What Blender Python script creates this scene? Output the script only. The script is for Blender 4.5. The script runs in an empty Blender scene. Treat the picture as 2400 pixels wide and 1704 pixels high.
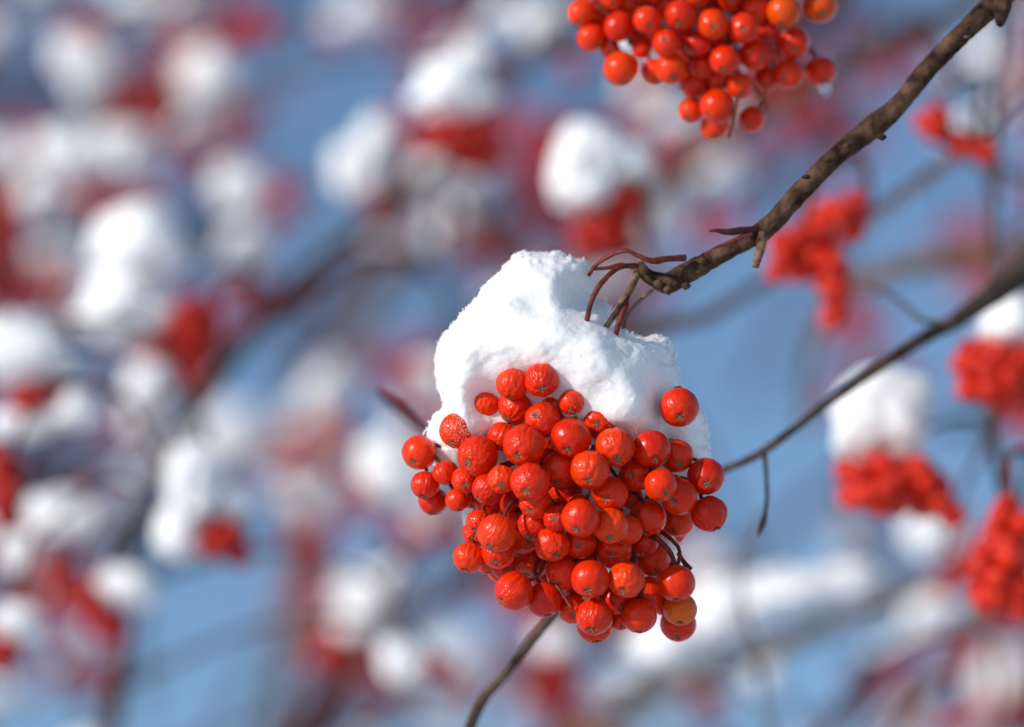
import bpy, math, random
import numpy as np
from mathutils import Vector, Matrix, Quaternion, noise as mnoise

S = bpy.context.scene
C = S.collection
R = math.radians
random.seed(7)
RNG = np.random.default_rng(11)

# ------------------------------------------------------------------ camera, sky, sun, exposure
PITCH = R(20)
CAM = Vector((0, 0, 1.75))
FOCAL, SENSOR = 135.0, 36.0
cd = bpy.data.cameras.new('camera')
cam = bpy.data.objects.new('camera', cd)
C.objects.link(cam)
cam.location = CAM
cam.rotation_euler = (math.pi / 2 + PITCH, 0, 0)
cd.lens = FOCAL
cd.sensor_width = SENSOR
cd.clip_start, cd.clip_end = 0.05, 3000
cd.dof.use_dof = True
cd.dof.focus_distance = 0.986
cd.dof.aperture_fstop = 5.0
S.camera = cam
CR = cam.rotation_euler.to_matrix()           # camera axes in the world
AX, AY, AZ = CR @ Vector((1, 0, 0)), CR @ Vector((0, 1, 0)), CR @ Vector((0, 0, 1))

SUN = (CR @ Vector((-.77, .45, .46))).normalized()
SUN_EL = math.asin(SUN.z)
SUN_AZ = math.atan2(SUN.x, SUN.y)             # clockwise from +Y
w = bpy.data.worlds.new('World')
S.world = w
w.use_nodes = True
nt = w.node_tree
bg = nt.nodes['Background']
sky = nt.nodes.new('ShaderNodeTexSky')
sky.sky_type = 'NISHITA'
sky.sun_disc = False
sky.sun_elevation = SUN_EL
sky.sun_rotation = SUN_AZ
sky.air_density = 1.0
sky.dust_density = 0.0
sky.ozone_density = 3.1
nt.links.new(sky.outputs[0], bg.inputs[0])
bg.inputs[1].default_value = 0.147
sl = bpy.data.lights.new('sun', 'SUN')
sl.energy = 3.75
sl.angle = R(0.5)
sl.color = (1.0, .945, .87)
so = bpy.data.objects.new('sun', sl)
C.objects.link(so)
so.location = (-3, 0, 5)
so.rotation_euler = SUN.to_track_quat('Z', 'Y').to_euler()
S.view_settings.view_transform = 'Standard'
S.view_settings.look = 'None'
S.view_settings.gamma = 1
S.view_settings.exposure = 0.0
S.cycles.use_denoising = True
S.cycles.max_bounces = 8

W1 = SENSOR / FOCAL                            # picture width at one metre


def P(px, py, d):
    """Pixel of the 2400 x 1704 photograph at distance d along the view -> world point."""
    x = (px - 1200) / 2400 * W1 * d
    y = -(py - 852) / 2400 * W1 * d
    return CAM + CR @ Vector((x, y, -d))


def mm(px, d):
    return px / 2400 * W1 * d


# ------------------------------------------------------------------ mesh helpers
class MB:
    def __init__(self):
        self.v, self.f, self.m, self.n = [], [], [], 0

    def add(self, v, f, mat=0):
        v = np.asarray(v, float)
        self.v.append(v)
        for q in f:
            self.f.append(tuple(int(i) + self.n for i in q))
        self.m.extend([mat] * len(f))
        self.n += len(v)

    def mesh(self, name, mats, smooth=True):
        me = bpy.data.meshes.new(name)
        me.from_pydata(np.concatenate(self.v).tolist(), [], self.f)
        for m_ in mats:
            me.materials.append(m_)
        me.polygons.foreach_set('material_index', self.m)
        me.polygons.foreach_set('use_smooth', [smooth] * len(self.f))
        me.update()
        return me


def link(name, data, parent=None, loc=None, rot=None, scale=None):
    o = bpy.data.objects.new(name, data)
    C.objects.link(o)
    o.rotation_mode = 'QUATERNION'
    if loc is not None:
        o.location = loc
    if rot is not None:
        o.rotation_quaternion = rot
    if scale is not None:
        o.scale = scale
    if parent is not None:
        o.parent = parent
    return o


def tag(o, label=None, cat=None, group=None, kind=None):
    for k, v in (('label', label), ('category', cat), ('group', group), ('kind', kind)):
        if v:
            o[k] = v
    return o


def smooth_line(pts, radii, step=6):
    """Catmull-Rom through points; returns denser points and radii."""
    p = [Vector(q) for q in pts]
    n = len(p)
    if n < 3:
        return p, list(radii)
    out, ro = [], []
    for i in range(n - 1):
        a, b, c, d = p[max(i - 1, 0)], p[i], p[i + 1], p[min(i + 2, n - 1)]
        for k in range(step):
            t = k / step
            out.append(.5 * ((2 * b) + (c - a) * t + (2 * a - 5 * b + 4 * c - d) * t * t + (3 * b - a - 3 * c + d) * t ** 3))
            ro.append(radii[i] * (1 - t) + radii[i + 1] * t)
    out.append(p[-1])
    ro.append(radii[-1])
    return out, ro


def tube(mb, pts, radii, sides=8, rough=0.0, seed=0, mat=0, nscale=900.0):
    n = len(pts)
    t0 = (pts[1] - pts[0]).normalized()
    up = Vector((0, 0, 1)) if abs(t0.z) < .9 else Vector((1, 0, 0))
    u = t0.cross(up).normalized()
    vs, fs = [], []
    for i in range(n):
        t = (pts[min(i + 1, n - 1)] - pts[max(i - 1, 0)]).normalized()
        u = (u - t * u.dot(t)).normalized()
        v = t.cross(u)
        for k in range(sides):
            a = 2 * math.pi * k / sides
            d = u * math.cos(a) + v * math.sin(a)
            r = radii[i]
            if rough:
                q = pts[i] + d * r
                r *= 1 + rough * (mnoise.noise(q * nscale * .35 + Vector((seed, 0, 0))) + .6 * mnoise.noise(q * nscale))
            vs.append(pts[i] + d * r)
    for i in range(n - 1):
        for k in range(sides):
            k2 = (k + 1) % sides
            fs.append((i * sides + k, i * sides + k2, (i + 1) * sides + k2, (i + 1) * sides + k))
    vs.append(pts[0] - t0 * radii[0] * .4)
    vs.append(pts[-1] + (pts[-1] - pts[-2]).normalized() * radii[-1] * .4)
    a, b = n * sides, n * sides + 1
    for k in range(sides):
        k2 = (k + 1) % sides
        fs.append((a, k2, k))
        fs.append((b, (n - 1) * sides + k, (n - 1) * sides + k2))
    mb.add([tuple(q) for q in vs], fs, mat)


def icosphere(sub):
    t = (1 + 5 ** .5) / 2
    v = [(-1, t, 0), (1, t, 0), (-1, -t, 0), (1, -t, 0), (0, -1, t), (0, 1, t), (0, -1, -t), (0, 1, -t), (t, 0, -1), (t, 0, 1), (-t, 0, -1), (-t, 0, 1)]
    v = [Vector(q).normalized() for q in v]
    f = [(0, 11, 5), (0, 5, 1), (0, 1, 7), (0, 7, 10), (0, 10, 11), (1, 5, 9), (5, 11, 4), (11, 10, 2), (10, 7, 6), (7, 1, 8),
         (3, 9, 4), (3, 4, 2), (3, 2, 6), (3, 6, 8), (3, 8, 9), (4, 9, 5), (2, 4, 11), (6, 2, 10), (8, 6, 7), (9, 8, 1)]
    for _ in range(sub):
        mid, nf = {}, []

        def m(a, b):
            k = (min(a, b), max(a, b))
            if k not in mid:
                mid[k] = len(v)
                v.append(((v[a] + v[b]) / 2).normalized())
            return mid[k]
        for a, b, c in f:
            x, y, z = m(a, b), m(b, c), m(c, a)
            nf += [(a, x, z), (b, y, x), (c, z, y), (x, y, z)]
        f = nf
    return np.array([tuple(q) for q in v]), f


ICO = {s: icosphere(s) for s in (0, 1, 2, 3, 4)}


def surface_nets(g, origin, h):
    """Surface of g > 0 on a regular grid (numpy), as vertices and quads."""
    s = g > 0
    dims = g.shape
    cs = tuple(d - 1 for d in dims)
    acc = np.zeros(cs + (3,))
    cnt = np.zeros(cs)
    idx = np.indices(dims)
    for ax in range(3):
        lo = [slice(None)] * 3
        hi = [slice(None)] * 3
        lo[ax] = slice(0, -1)
        hi[ax] = slice(1, None)
        lo, hi = tuple(lo), tuple(hi)
        a, b = g[lo], g[hi]
        cross = s[lo] != s[hi]
        t = np.where(cross, a / np.where(cross, a - b, 1), 0)
        pos = np.stack([idx[k][lo] + (t if k == ax else 0) for k in range(3)], -1)
        o1, o2 = [k for k in range(3) if k != ax]
        for d1 in (0, 1):
            for d2 in (0, 1):
                sl_ = [slice(None)] * 3
                sl_[o1] = slice(d1, d1 + cs[o1])
                sl_[o2] = slice(d2, d2 + cs[o2])
                sl_ = tuple(sl_)
                c_ = cross[sl_]
                acc += np.where(c_[..., None], pos[sl_], 0)
                cnt += c_
    used = cnt > 0
    vid = -np.ones(cs, int)
    vid[used] = np.arange(used.sum())
    verts = acc[used] / cnt[used][:, None] * h + np.asarray(origin)
    faces = []
    for ax in range(3):
        o1, o2 = (ax + 1) % 3, (ax + 2) % 3
        lo = [slice(None)] * 3
        hi = [slice(None)] * 3
        lo[ax] = slice(0, -1)
        hi[ax] = slice(1, None)
        cross = s[tuple(lo)] != s[tuple(hi)]
        ins = s[tuple(lo)]
        e = np.argwhere(cross)
        e = e[(e[:, o1] > 0) & (e[:, o2] > 0) & (e[:, o1] < cs[o1]) & (e[:, o2] < cs[o2])]
        q = []
        for d1, d2 in ((1, 1), (0, 1), (0, 0), (1, 0)):
            c = e.copy()
            c[:, o1] -= d1
            c[:, o2] -= d2
            q.append(vid[c[:, 0], c[:, 1], c[:, 2]])
        q = np.stack(q, 1)
        flip = ~ins[e[:, 0], e[:, 1], e[:, 2]]
        q[flip] = q[flip][:, ::-1]
        faces.append(q)
    return verts, np.concatenate(faces)


def vnoise(shape, cell, seed):
    """Smooth value noise in -1..1 on a grid of this shape, one lattice cell every `cell` samples."""
    r = np.random.default_rng(seed)
    lat = r.uniform(-1, 1, tuple(int(n / cell) + 3 for n in shape))
    out = lat
    for ax, n in enumerate(shape):
        x = np.arange(n) / cell
        i = x.astype(int)
        f = x - i
        f = f * f * (3 - 2 * f)
        sh = [1] * out.ndim
        sh[ax] = n
        f = f.reshape(sh)
        out = np.take(out, i, ax) * (1 - f) + np.take(out, i + 1, ax) * f
    return out


def poly_dist(poly, X, Y):
    """Signed distance to a closed polygon, positive inside."""
    poly = np.asarray(poly, float)
    d = np.full(X.shape, 1e9)
    ins = np.zeros(X.shape, bool)
    n = len(poly)
    for i in range(n):
        ax, ay = poly[i]
        bx, by = poly[(i + 1) % n]
        ex, ey = bx - ax, by - ay
        t = np.clip(((X - ax) * ex + (Y - ay) * ey) / (ex * ex + ey * ey + 1e-12), 0, 1)
        d = np.minimum(d, np.hypot(X - ax - t * ex, Y - ay - t * ey))
        c = ((ay > Y) != (by > Y)) & (X < (bx - ax) * (Y - ay) / (by - ay + 1e-12) + ax)
        ins ^= c
    return np.where(ins, d, -d)


# ------------------------------------------------------------------ materials
def new_mat(name):
    m = bpy.data.materials.new(name)
    m.use_nodes = True
    n = m.node_tree.nodes
    return m, n, m.node_tree.links, n['Principled BSDF']


def mat_berry(name, wrinkle, rough, coat):
    m, n, l, b = new_mat(name)
    tc = n.new('ShaderNodeTexCoord')
    oi = n.new('ShaderNodeObjectInfo')
    addv = n.new('ShaderNodeVectorMath')
    sc = n.new('ShaderNodeVectorMath')
    sc.operation = 'SCALE'
    cmb = n.new('ShaderNodeCombineXYZ')
    for k in range(3):
        l.new(oi.outputs['Random'], cmb.inputs[k])
    l.new(cmb.outputs[0], sc.inputs[0])
    sc.inputs['Scale'].default_value = 37.0
    l.new(tc.outputs['Object'], addv.inputs[0])
    l.new(sc.outputs[0], addv.inputs[1])
    # colour: object colour, mottled towards a lighter orange in soft patches
    n1 = n.new('ShaderNodeTexNoise')
    n1.inputs['Scale'].default_value = 2.2
    n1.inputs['Detail'].default_value = 4
    l.new(addv.outputs[0], n1.inputs['Vector'])
    r1 = n.new('ShaderNodeMapRange')
    r1.inputs[1].default_value, r1.inputs[2].default_value = .45, .75
    r1.inputs[3].default_value, r1.inputs[4].default_value = 0, .38
    l.new(n1.outputs[0], r1.inputs[0])
    mx = n.new('ShaderNodeMix')
    mx.data_type = 'RGBA'
    l.new(r1.outputs[0], mx.inputs[0])
    l.new(oi.outputs['Color'], mx.inputs[6])
    mx.inputs[7].default_value = (.85, .060, .0006, 1)
    # fine darker pores
    n3 = n.new('ShaderNodeTexNoise')
    n3.inputs['Scale'].default_value = 16
    n3.inputs['Detail'].default_value = 3
    l.new(addv.outputs[0], n3.inputs['Vector'])
    r3 = n.new('ShaderNodeMapRange')
    r3.inputs[1].default_value, r3.inputs[2].default_value = .3, .7
    r3.inputs[3].default_value, r3.inputs[4].default_value = .82, 1.08
    l.new(n3.outputs[0], r3.inputs[0])
    hs = n.new('ShaderNodeHueSaturation')
    l.new(r3.outputs[0], hs.inputs['Value'])
    l.new(mx.outputs[2], hs.inputs['Color'])
    l.new(hs.outputs[0], b.inputs['Base Color'])
    b.inputs['Roughness'].default_value = rough
    b.inputs['Specular IOR Level'].default_value = .27
    b.inputs['Coat Weight'].default_value = coat
    b.inputs['Coat Roughness'].default_value = .07
    b.inputs['Subsurface Weight'].default_value = .22
    b.inputs['Subsurface Radius'].default_value = (1.0, .12, .04)
    b.inputs['Subsurface Scale'].default_value = .0016
    # wrinkles run from stem to calyx: noise squeezed along z
    mp = n.new('ShaderNodeMapping')
    mp.inputs['Scale'].default_value = (4.4, 4.4, .9)
    l.new(addv.outputs[0], mp.inputs['Vector'])
    n2 = n.new('ShaderNodeTexNoise')
    n2.inputs['Scale'].default_value = 1.0
    n2.inputs['Detail'].default_value = 1.5
    n2.inputs['Distortion'].default_value = .25
    l.new(mp.outputs[0], n2.inputs['Vector'])
    bp = n.new('ShaderNodeBump')
    bp.inputs['Strength'].default_value = wrinkle
    bp.inputs['Distance'].default_value = .0016
    l.new(n2.outputs[0], bp.inputs['Height'])
    bp2 = n.new('ShaderNodeBump')
    bp2.inputs['Strength'].default_value = .12 * min(1, wrinkle * 2)
    bp2.inputs['Distance'].default_value = .0003
    l.new(n3.outputs[0], bp2.inputs['Height'])
    l.new(bp.outputs[0], bp2.inputs['Normal'])
    l.new(bp2.outputs[0], b.inputs['Normal'])
    return m


def mat_noise(name, c0, c1, scale, rough=.8, bump=.0, bdist=.0005, stretch=None, spec=.3, detail=6):
    m, n, l, b = new_mat(name)
    tc = n.new('ShaderNodeTexCoord')
    src = tc.outputs['Object']
    if stretch:
        mp = n.new('ShaderNodeMapping')
        mp.inputs['Scale'].default_value = stretch
        l.new(src, mp.inputs['Vector'])
        src = mp.outputs[0]
    n1 = n.new('ShaderNodeTexNoise')
    n1.inputs['Scale'].default_value = scale
    n1.inputs['Detail'].default_value = detail
    l.new(src, n1.inputs['Vector'])
    cr = n.new('ShaderNodeValToRGB')
    cr.color_ramp.elements[0].position = .32
    cr.color_ramp.elements[1].position = .68
    cr.color_ramp.elements[0].color = (*c0, 1)
    cr.color_ramp.elements[1].color = (*c1, 1)
    l.new(n1.outputs[0], cr.inputs[0])
    l.new(cr.outputs[0], b.inputs['Base Color'])
    b.inputs['Roughness'].default_value = rough
    b.inputs['Specular IOR Level'].default_value = spec
    if bump:
        bp = n.new('ShaderNodeBump')
        bp.inputs['Strength'].default_value = bump
        bp.inputs['Distance'].default_value = bdist
        n2 = n.new('ShaderNodeTexNoise')
        n2.inputs['Scale'].default_value = scale * 2.3
        n2.inputs['Detail'].default_value = 5
        l.new(src, n2.inputs['Vector'])
        l.new(n2.outputs[0], bp.inputs['Height'])
        l.new(bp.outputs[0], b.inputs['Normal'])
    return m


def mat_snow(name, scale, dist, sss=.0025):
    m, n, l, b = new_mat(name)
    b.inputs['Base Color'].default_value = (.94, .905, .89, 1)
    b.inputs['Roughness'].default_value = .62
    b.inputs['Specular IOR Level'].default_value = .25
    if sss:
        b.inputs['Subsurface Weight'].default_value = .5
        b.inputs['Subsurface Radius'].default_value = (1, .95, .9)
        b.inputs['Subsurface Scale'].default_value = sss
    tc = n.new('ShaderNodeTexCoord')
    n1 = n.new('ShaderNodeTexNoise')
    n1.inputs['Scale'].default_value = scale
    n1.inputs['Detail'].default_value = 4
    n1.inputs['Roughness'].default_value = .7
    l.new(tc.outputs['Object'], n1.inputs['Vector'])
    bp = n.new('ShaderNodeBump')
    bp.inputs['Strength'].default_value = .28
    bp.inputs['Distance'].default_value = dist
    l.new(n1.outputs[0], bp.inputs['Height'])
    l.new(bp.outputs[0], b.inputs['Normal'])
    return m


M_BERRY = mat_berry('wrinkled_berry_skin', .46, .33, .05)
M_BERRY_M = mat_berry('taut_berry_skin', .20, .31, .06)
M_BERRY_S = mat_berry('smooth_berry_skin', .08, .28, .08)
M_BERRY_F = mat_berry('far_berry_skin', .12, .42, .1)
M_CALYX = mat_noise('dry_calyx', (.05, .020, .013), (.45, .27, .17), 6, .95, spec=.03)
M_STEM = mat_noise('red_stem', (.06, .010, .007), (.22, .036, .018), 420, .6, .4, .0002)
M_STEM2 = mat_noise('tan_stem', (.09, .035, .02), (.32, .19, .11), 420, .75, .4, .0002)
M_BARK = mat_noise('brown_bark', (.011, .0055, .004), (.14, .076, .048), 190, .9, 1.0, .0012, spec=.05)
M_BARK_F = mat_noise('dark_bark', (.035, .022, .017), (.13, .090, .066), 160, .9, .8, .0010, spec=.05)
M_BARK_P = mat_noise('pale_bark', (.09, .055, .035), (.26, .18, .12), 160, .9, .6, .0008, spec=.05)
M_TWIG = mat_noise('red_brown_twig', (.045, .012, .012), (.12, .036, .032), 160, .9, .5, .0008, spec=.05)
M_BUD = mat_noise('maroon_bud', (.045, .010, .010), (.11, .022, .018), 300, .5)
M_SNOW = mat_snow('granular_snow', 1100, .0005, .006)
M_SNOW_F = mat_snow('far_snow', 300, .002, .004)
M_GROUND = mat_snow('snow_ground', 6, .05, 0)
M_ICE = bpy.data.materials.new('ice')
M_ICE.use_nodes = True
_b = M_ICE.node_tree.nodes['Principled BSDF']
_b.inputs['Base Color'].default_value = (.93, .90, .90, 1)
_b.inputs['Transmission Weight'].default_value = .75
_b.inputs['Roughness'].default_value = .15
_b.inputs['IOR'].default_value = 1.31

REDS = [(.73, .021, .0004, 1), (.66, .015, .0004, 1), (.79, .028, .0004, 1), (.75, .023, .0004, 1)]
ORG = [(.84, .044, .0005, 1), (.81, .037, .0005, 1)]
YEL = (.74, .12, .002, 1)
FARRED = [(.40, .005, .001, 1), (.46, .008, .001, 1), (.34, .004, .002, 1)]  # darker than REDS: shade below the snow caps put into the colour

# ------------------------------------------------------------------ ground
gm = MB()
nx = 24
gv, gf = [], []
for i in range(nx + 1):
    for j in range(nx + 1):
        x, y = (i / nx - .5) * 2, (j / nx - .5) * 2
        x, y = math.copysign(abs(x) ** 3, x) * 1500, math.copysign(abs(y) ** 3, y) * 1500
        gv.append((x, y, .12 * mnoise.noise(Vector((x * .35, y * .35, 3)))))
for i in range(nx):
    for j in range(nx):
        a = i * (nx + 1) + j
        gf.append((a, a + nx + 1, a + nx + 2, a + 1))
gm.add(gv, gf)
ground = link('ground', gm.mesh('ground', [M_GROUND]))
tag(ground, 'snow covered ground below the trees', 'ground', kind='structure')


# ------------------------------------------------------------------ berry, calyx and stem meshes (unit berry: radius 1, stem at +z, calyx at -z)
def berry_mesh(name, mat, seed, wrinkle, seg=40, rings=26):
    rs = np.random.default_rng(seed)
    ph = rs.uniform(0, 6.28, 12)
    vs, fs = [], []
    sq = rs.uniform(.94, 1.0)
    for j in range(rings + 1):
        th = math.pi * j / rings
        for i in range(seg):
            a = 2 * math.pi * i / seg
            r = 1.0
            env = max(0, math.sin(th)) ** .8
            r += wrinkle * env * (.5 * math.sin(5 * a + ph[0] + .8 * math.cos(th + ph[1])) + .35 * math.sin(9 * a + ph[2] + 1.2 * th)
                                  + .3 * math.sin(3 * a + ph[3]) * math.sin(2 * th + ph[4])
                                  + .35 * math.sin(14 * a + ph[5] + 1.5 * math.sin(2 * th + ph[6])) * (.5 + .5 * math.sin(2 * a + ph[7])))
            d = math.pi - th                      # angle from the calyx pole
            r -= .11 * math.exp(-(d / .20) ** 2)
            r += .025 * math.exp(-((d - .36) / .14) ** 2) * (1 + .6 * math.cos(5 * a))
            r -= .10 * math.exp(-(th / .25) ** 2)
            vs.append((r * math.sin(th) * math.cos(a) * (1 + .02 * math.cos(ph[8])), r * math.sin(th) * math.sin(a), r * math.cos(th) * sq))
    for j in range(rings):
        for i in range(seg):
            i2 = (i + 1) % seg
            fs.append((j * seg + i, (j + 1) * seg + i, (j + 1) * seg + i2, j * seg + i2))
    mb = MB()
    mb.add(vs, fs)
    return mb.mesh(name, [mat])


def calyx_mesh(name, seed):
    """Five dry pointed lobes folded in over the eye of the berry, with a tuft of old styles."""
    rs = np.random.default_rng(seed)
    mb = MB()
    for k in range(5):
        a = 2 * math.pi * k / 5 + rs.uniform(-.2, .2)
        ln, up, wd = rs.uniform(.19, .30), rs.uniform(.02, .11), rs.uniform(.06, .085)
        ca, sa = math.cos(a), math.sin(a)
        pts = []
        for t, wv, h in ((.02, wd * .9, -.04), (.5, wd, .02), (.85, wd * .5, up * .7), (1.0, .008, up)):
            x = ln * t
            pts += [(ca * x - sa * wv, sa * x + ca * wv, -.90 - h), (ca * x, sa * x, -.90 - h - .022), (ca * x + sa * wv, sa * x - ca * wv, -.90 - h)]
        f = []
        for q in range(3):
            for e in range(2):
                f.append((q * 3 + e, q * 3 + e + 1, q * 3 + e + 4, q * 3 + e + 3))
        bk = [(x, y, z + .02) for x, y, z in pts]
        mb.add(pts + bk, f + [tuple(i + 12 for i in reversed(q)) for q in f])
    for k in range(5):
        a, r = rs.uniform(0, 6.28), rs.uniform(.0, .07)
        b_ = Vector((math.cos(a) * r, math.sin(a) * r, -.88))
        tube(mb, [b_, b_ + Vector((math.cos(a) * .03, math.sin(a) * .03, -.11))], [.022, .012], 5)
    return mb.mesh(name, [M_CALYX])


BERRY_W = [berry_mesh('wrinkled_berry', M_BERRY_M if s in (3, 5) else M_BERRY, s, rs_) for s, rs_ in ((1, .030), (2, .042), (3, .018), (4, .035), (5, .012), (6, .05))]
BERRY_S = [berry_mesh('smooth_berry', M_BERRY_S, s, .006) for s in (11, 12)]
BERRY_F = [berry_mesh('far_berry', M_BERRY_F, 21, .01, 16, 10), berry_mesh('far_berry', M_BERRY_F, 22, .02, 16, 10)]
CALYX = [calyx_mesh('calyx', s) for s in (1, 2, 3)]


def axis_quat(down, roll):
    """Turns the unit berry so its calyx (-z) points along `down`."""
    return Vector((0, 0, -1)).rotation_difference(Vector(down)) @ Quaternion((0, 0, 1), roll)


def add_berry(parent, pos, rad, down, roll, me, color, core=None, calyx=True, stem_r=.00055, k=0):
    q = axis_quat(down, roll)
    b = link('berry', me, parent, Vector(pos) - parent.location, q, (rad,) * 3)
    b.color = color
    if calyx:
        link('calyx', CALYX[k % 3], b)
    if core is not None:                          # its own thin stem, from the top of the berry in to the core
        top = Vector(pos) - Vector(down) * rad * .88
        g = Vector(core) - top
        ln = min(g.length, .016)
        e = top + g.normalized() * ln
        m1 = top + (-Vector(down)) * ln * .35
        pts, rr = smooth_line([top, m1, e], [stem_r, stem_r * .9, stem_r * 1.2], 4)
        inv = (Matrix.Translation(Vector(pos)) @ q.to_matrix().to_4x4() @ Matrix.Diagonal((rad, rad, rad, 1))).inverted()
        mb = MB()
        tube(mb, [inv @ p for p in pts], [x / rad for x in rr], 6)
        link('stem', mb.mesh('stem', [M_STEM]), b)
    return b


# ------------------------------------------------------------------ the sharp cluster
ZX, ZY, ZS = 900, 1000, 2.692                     # measured on an enlargement of the photograph
# x, y, radius, layer (0 front .. 3 back), calyx x, calyx y, colour, mesh
B1 = [
 (995, -294, 103, 0, 995, -239, 'r', 1), (810, -270, 96, 0, 790, -175, 'o', 1), (640, -155, 99, 1, 615, -55, 'o', 0),
 (830, -122, 106, 1, 775, -50, 'r', 5), (1000, -42, 106, 1, 960, -74, 'r', 3), (1070, -225, 88, 2, 1090, -150, 'r', 2),
 (1182, -155, 76, 1, 1180, -108, 'r', 2), (1085, -120, 92, 2, 1070, -60, 'r', 4), (460, 26, 106, 1, 425, 102, 'o', 3),
 (222, 163, 103, 1, 187, 222, 'o', 4), (742, 62, 88, 2, 702, 132, 'r', 0), (592, 187, 124, 1, 530, 228, 'r', 0),
 (885, 117, 126, 0, 842, 182, 'r', 3), (1178, 72, 120, 1, 1155, 145, 'r', 4), (1360, -42, 114, 2, 1340, -19, 'r', 2),
 (1455, 130, 120, 0, 1472, 206, 'o', 5), (1862, -122, 118, 0, 1865, -64, 'r', 2),
 (1688, 142, 114, 1, 1710, 205, 'r', 4), (1846, 184, 100, 2, 1860, 232, 'r', 2),
 (1300, 272, 116, 0, 1290, 336, 'o', 3), (1585, 305, 100, 2, 1550, 300, 'r', 2), (2030, 314, 112, 1, 2036, 356, 'r', 2),
 (1746, 367, 98, 0, 1780, 410, 'r', 4), (1427, 426, 106, 0, 1396, 456, 'r', 2), (1862, 440, 110, 1, 1820, 470, 'r', 2),
 (2052, 550, 110, 1, 2100, 645, 'r', 0), (1852, 585, 106, 2, 1810, 655, 'o', 2), (1822, 660, 84, 3, 1805, 715, 'r', 2),
 (1664, 572, 112, 1, 1640, 668, 'r', 2), (1690, 640, 84, 2, 1650, 690, 'r', 2), (1430, 626, 109, 0, 1420, 700, 'o', 5),
 (1535, 652, 92, 1, 1490, 732, 'o', 0), (1240, 576, 114, 0, 1215, 642, 'r', 4), (1088, 580, 78, 1, 1075, 580, 'r', 3),
 (1108, 272, 112, 2, 1090, 352, 'r', 4), (922, 352, 117, 0, 895, 402, 'r', 3), (742, 332, 86, 0, 742, 366, 'o', 5),
 (657, 392, 96, 1, 597, 456, 'r', 3), (512, 337, 82, 1, 510, 362, 'r', 0), (388, 290, 76, 1, 432, 374, 'r', 5),
 (258, 368, 86, 1, 245, 440, 'r', 0), (308, 468, 86, 2, 302, 545, 'r', 2), (462, 462, 72, 2, 480, 522, 'r', 4),
 (545, 435, 76, 3, 560, 500, 'r', 2), (660, 480, 86, 2, 640, 540, 'r', 2), (815, 478, 88, 2, 845, 532, 'r', 4),
 (955, 480, 98, 1, 910, 527, 'r', 3), (1142, 408, 104, 3, 1075, 470, 'r', 2), (957, 612, 108, 1, 905, 690, 'r', 5),
 (828, 588, 50, 2, 840, 630, 'r', 3), (598, 602, 76, 2, 575, 650, 'r', 3), (712, 672, 116, 0, 670, 757, 'o', 3),
 (580, 672, 80, 2, 566, 704, 'r', 3), (535, 826, 95, 1, 512, 905, 'o', 0), (882, 702, 98, 2, 910, 732, 'r', 4),
 (720, 792, 100, 1, 705, 852, 'r', 0), (652, 846, 80, 2, 655, 920, 'o', 3), (762, 880, 80, 2, 780, 905, 'r', 4),
 (1062, 742, 106, 1, 1090, 812, 'r', 5), (1236, 726, 100, 2, 1225, 746, 'r', 2), (1446, 772, 116, 1, 1430, 810, 'r', 2),
 (1640, 732, 86, 2, 1640, 800, 'r', 2), (1690, 832, 112, 2, 1715, 912, 'r', 2), (935, 842, 112, 3, 900, 930, 'r', 4),
 (820, 1036, 116, 0, 737, 1095, 'r', 0), (1010, 1092, 106, 1, 1035, 1190, 'r', 4), (1130, 930, 102, 2, 1082, 985, 'r', 3),
 (1302, 962, 114, 0, 1285, 1030, 'r', 4), (1530, 966, 110, 0, 1502, 1032, 'o', 5), (1462, 1092, 90, 2, 1500, 1140, 'r', 2),
 (1660, 1062, 112, 2, 1650, 1142, 'r', 4), (1846, 986, 112, 0, 1840, 1094, 'r', 2), (1868, 1150, 102, 0, 1865, 1236, 'y', 0),
 (1856, 1244, 107, 1, 1842, 1325, 'r', 4), (1610, 1192, 106, 1, 1608, 1298, 'r', 2), (1490, 1212, 72, 2, 1500, 1260, 'r', 2),
 (1326, 1200, 109, 0, 1306, 1276, 'r', 3), (1332, 1252, 110, 1, 1340, 1355, 'r', 4), (1190, 1152, 88, 1, 1190, 1182, 'r', 0),
 (1210, 832, 78, 3, 1210, 880, 'r', 2), (1335, 832, 72, 3, 1340, 870, 'r', 2), (650, 560, 90, 3, 640, 620, 'r', 4),
 (1570, 455, 66, 3, 1560, 480, 'r', 2), (1225, 500, 74, 3, 1225, 540, 'r', 2), (1010, 172, 90, 3, 1010, 220, 'r', 2),
 (1760, 905, 85, 3, 1765, 960, 'r', 2), (1572, 792, 85, 3, 1575, 850, 'r', 4), (1390, 1050, 82, 3, 1395, 1100, 'r', 2), (1205, 1010, 82, 3, 1205, 1070, 'r', 4), (1015, 955, 82, 3, 1015, 1010, 'r', 2),
 (1560, 872, 84, 3, 1560, 920, 'r', 2), (740, 890, 90, 3, 740, 960, 'r', 2), (1770, 1110, 80, 3, 1775, 1160, 'r', 2),
]
cl = link('berry_cluster', None, None, P(1440, 800, 1.0))
tag(cl, 'sharply focused cluster of wrinkled orange-red berries under the largest snow cap', 'berry cluster')
CORE1 = P(1400, 1010, 1.012)
D1 = 1.0
bp = []
for (x, y, r, L, cx, cy, col, mi) in B1:
    rho2 = ((x - 1180) / 1060) ** 2 + ((y - 520) / (1090 if y < 520 else 900)) ** 2
    dz = -.024 * math.sqrt(max(0, 1 - rho2)) + .004 * L
    bp.append([ZX + x / ZS, ZY + y / ZS, mm(r * 1.07 / ZS, D1), dz, L])
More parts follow.
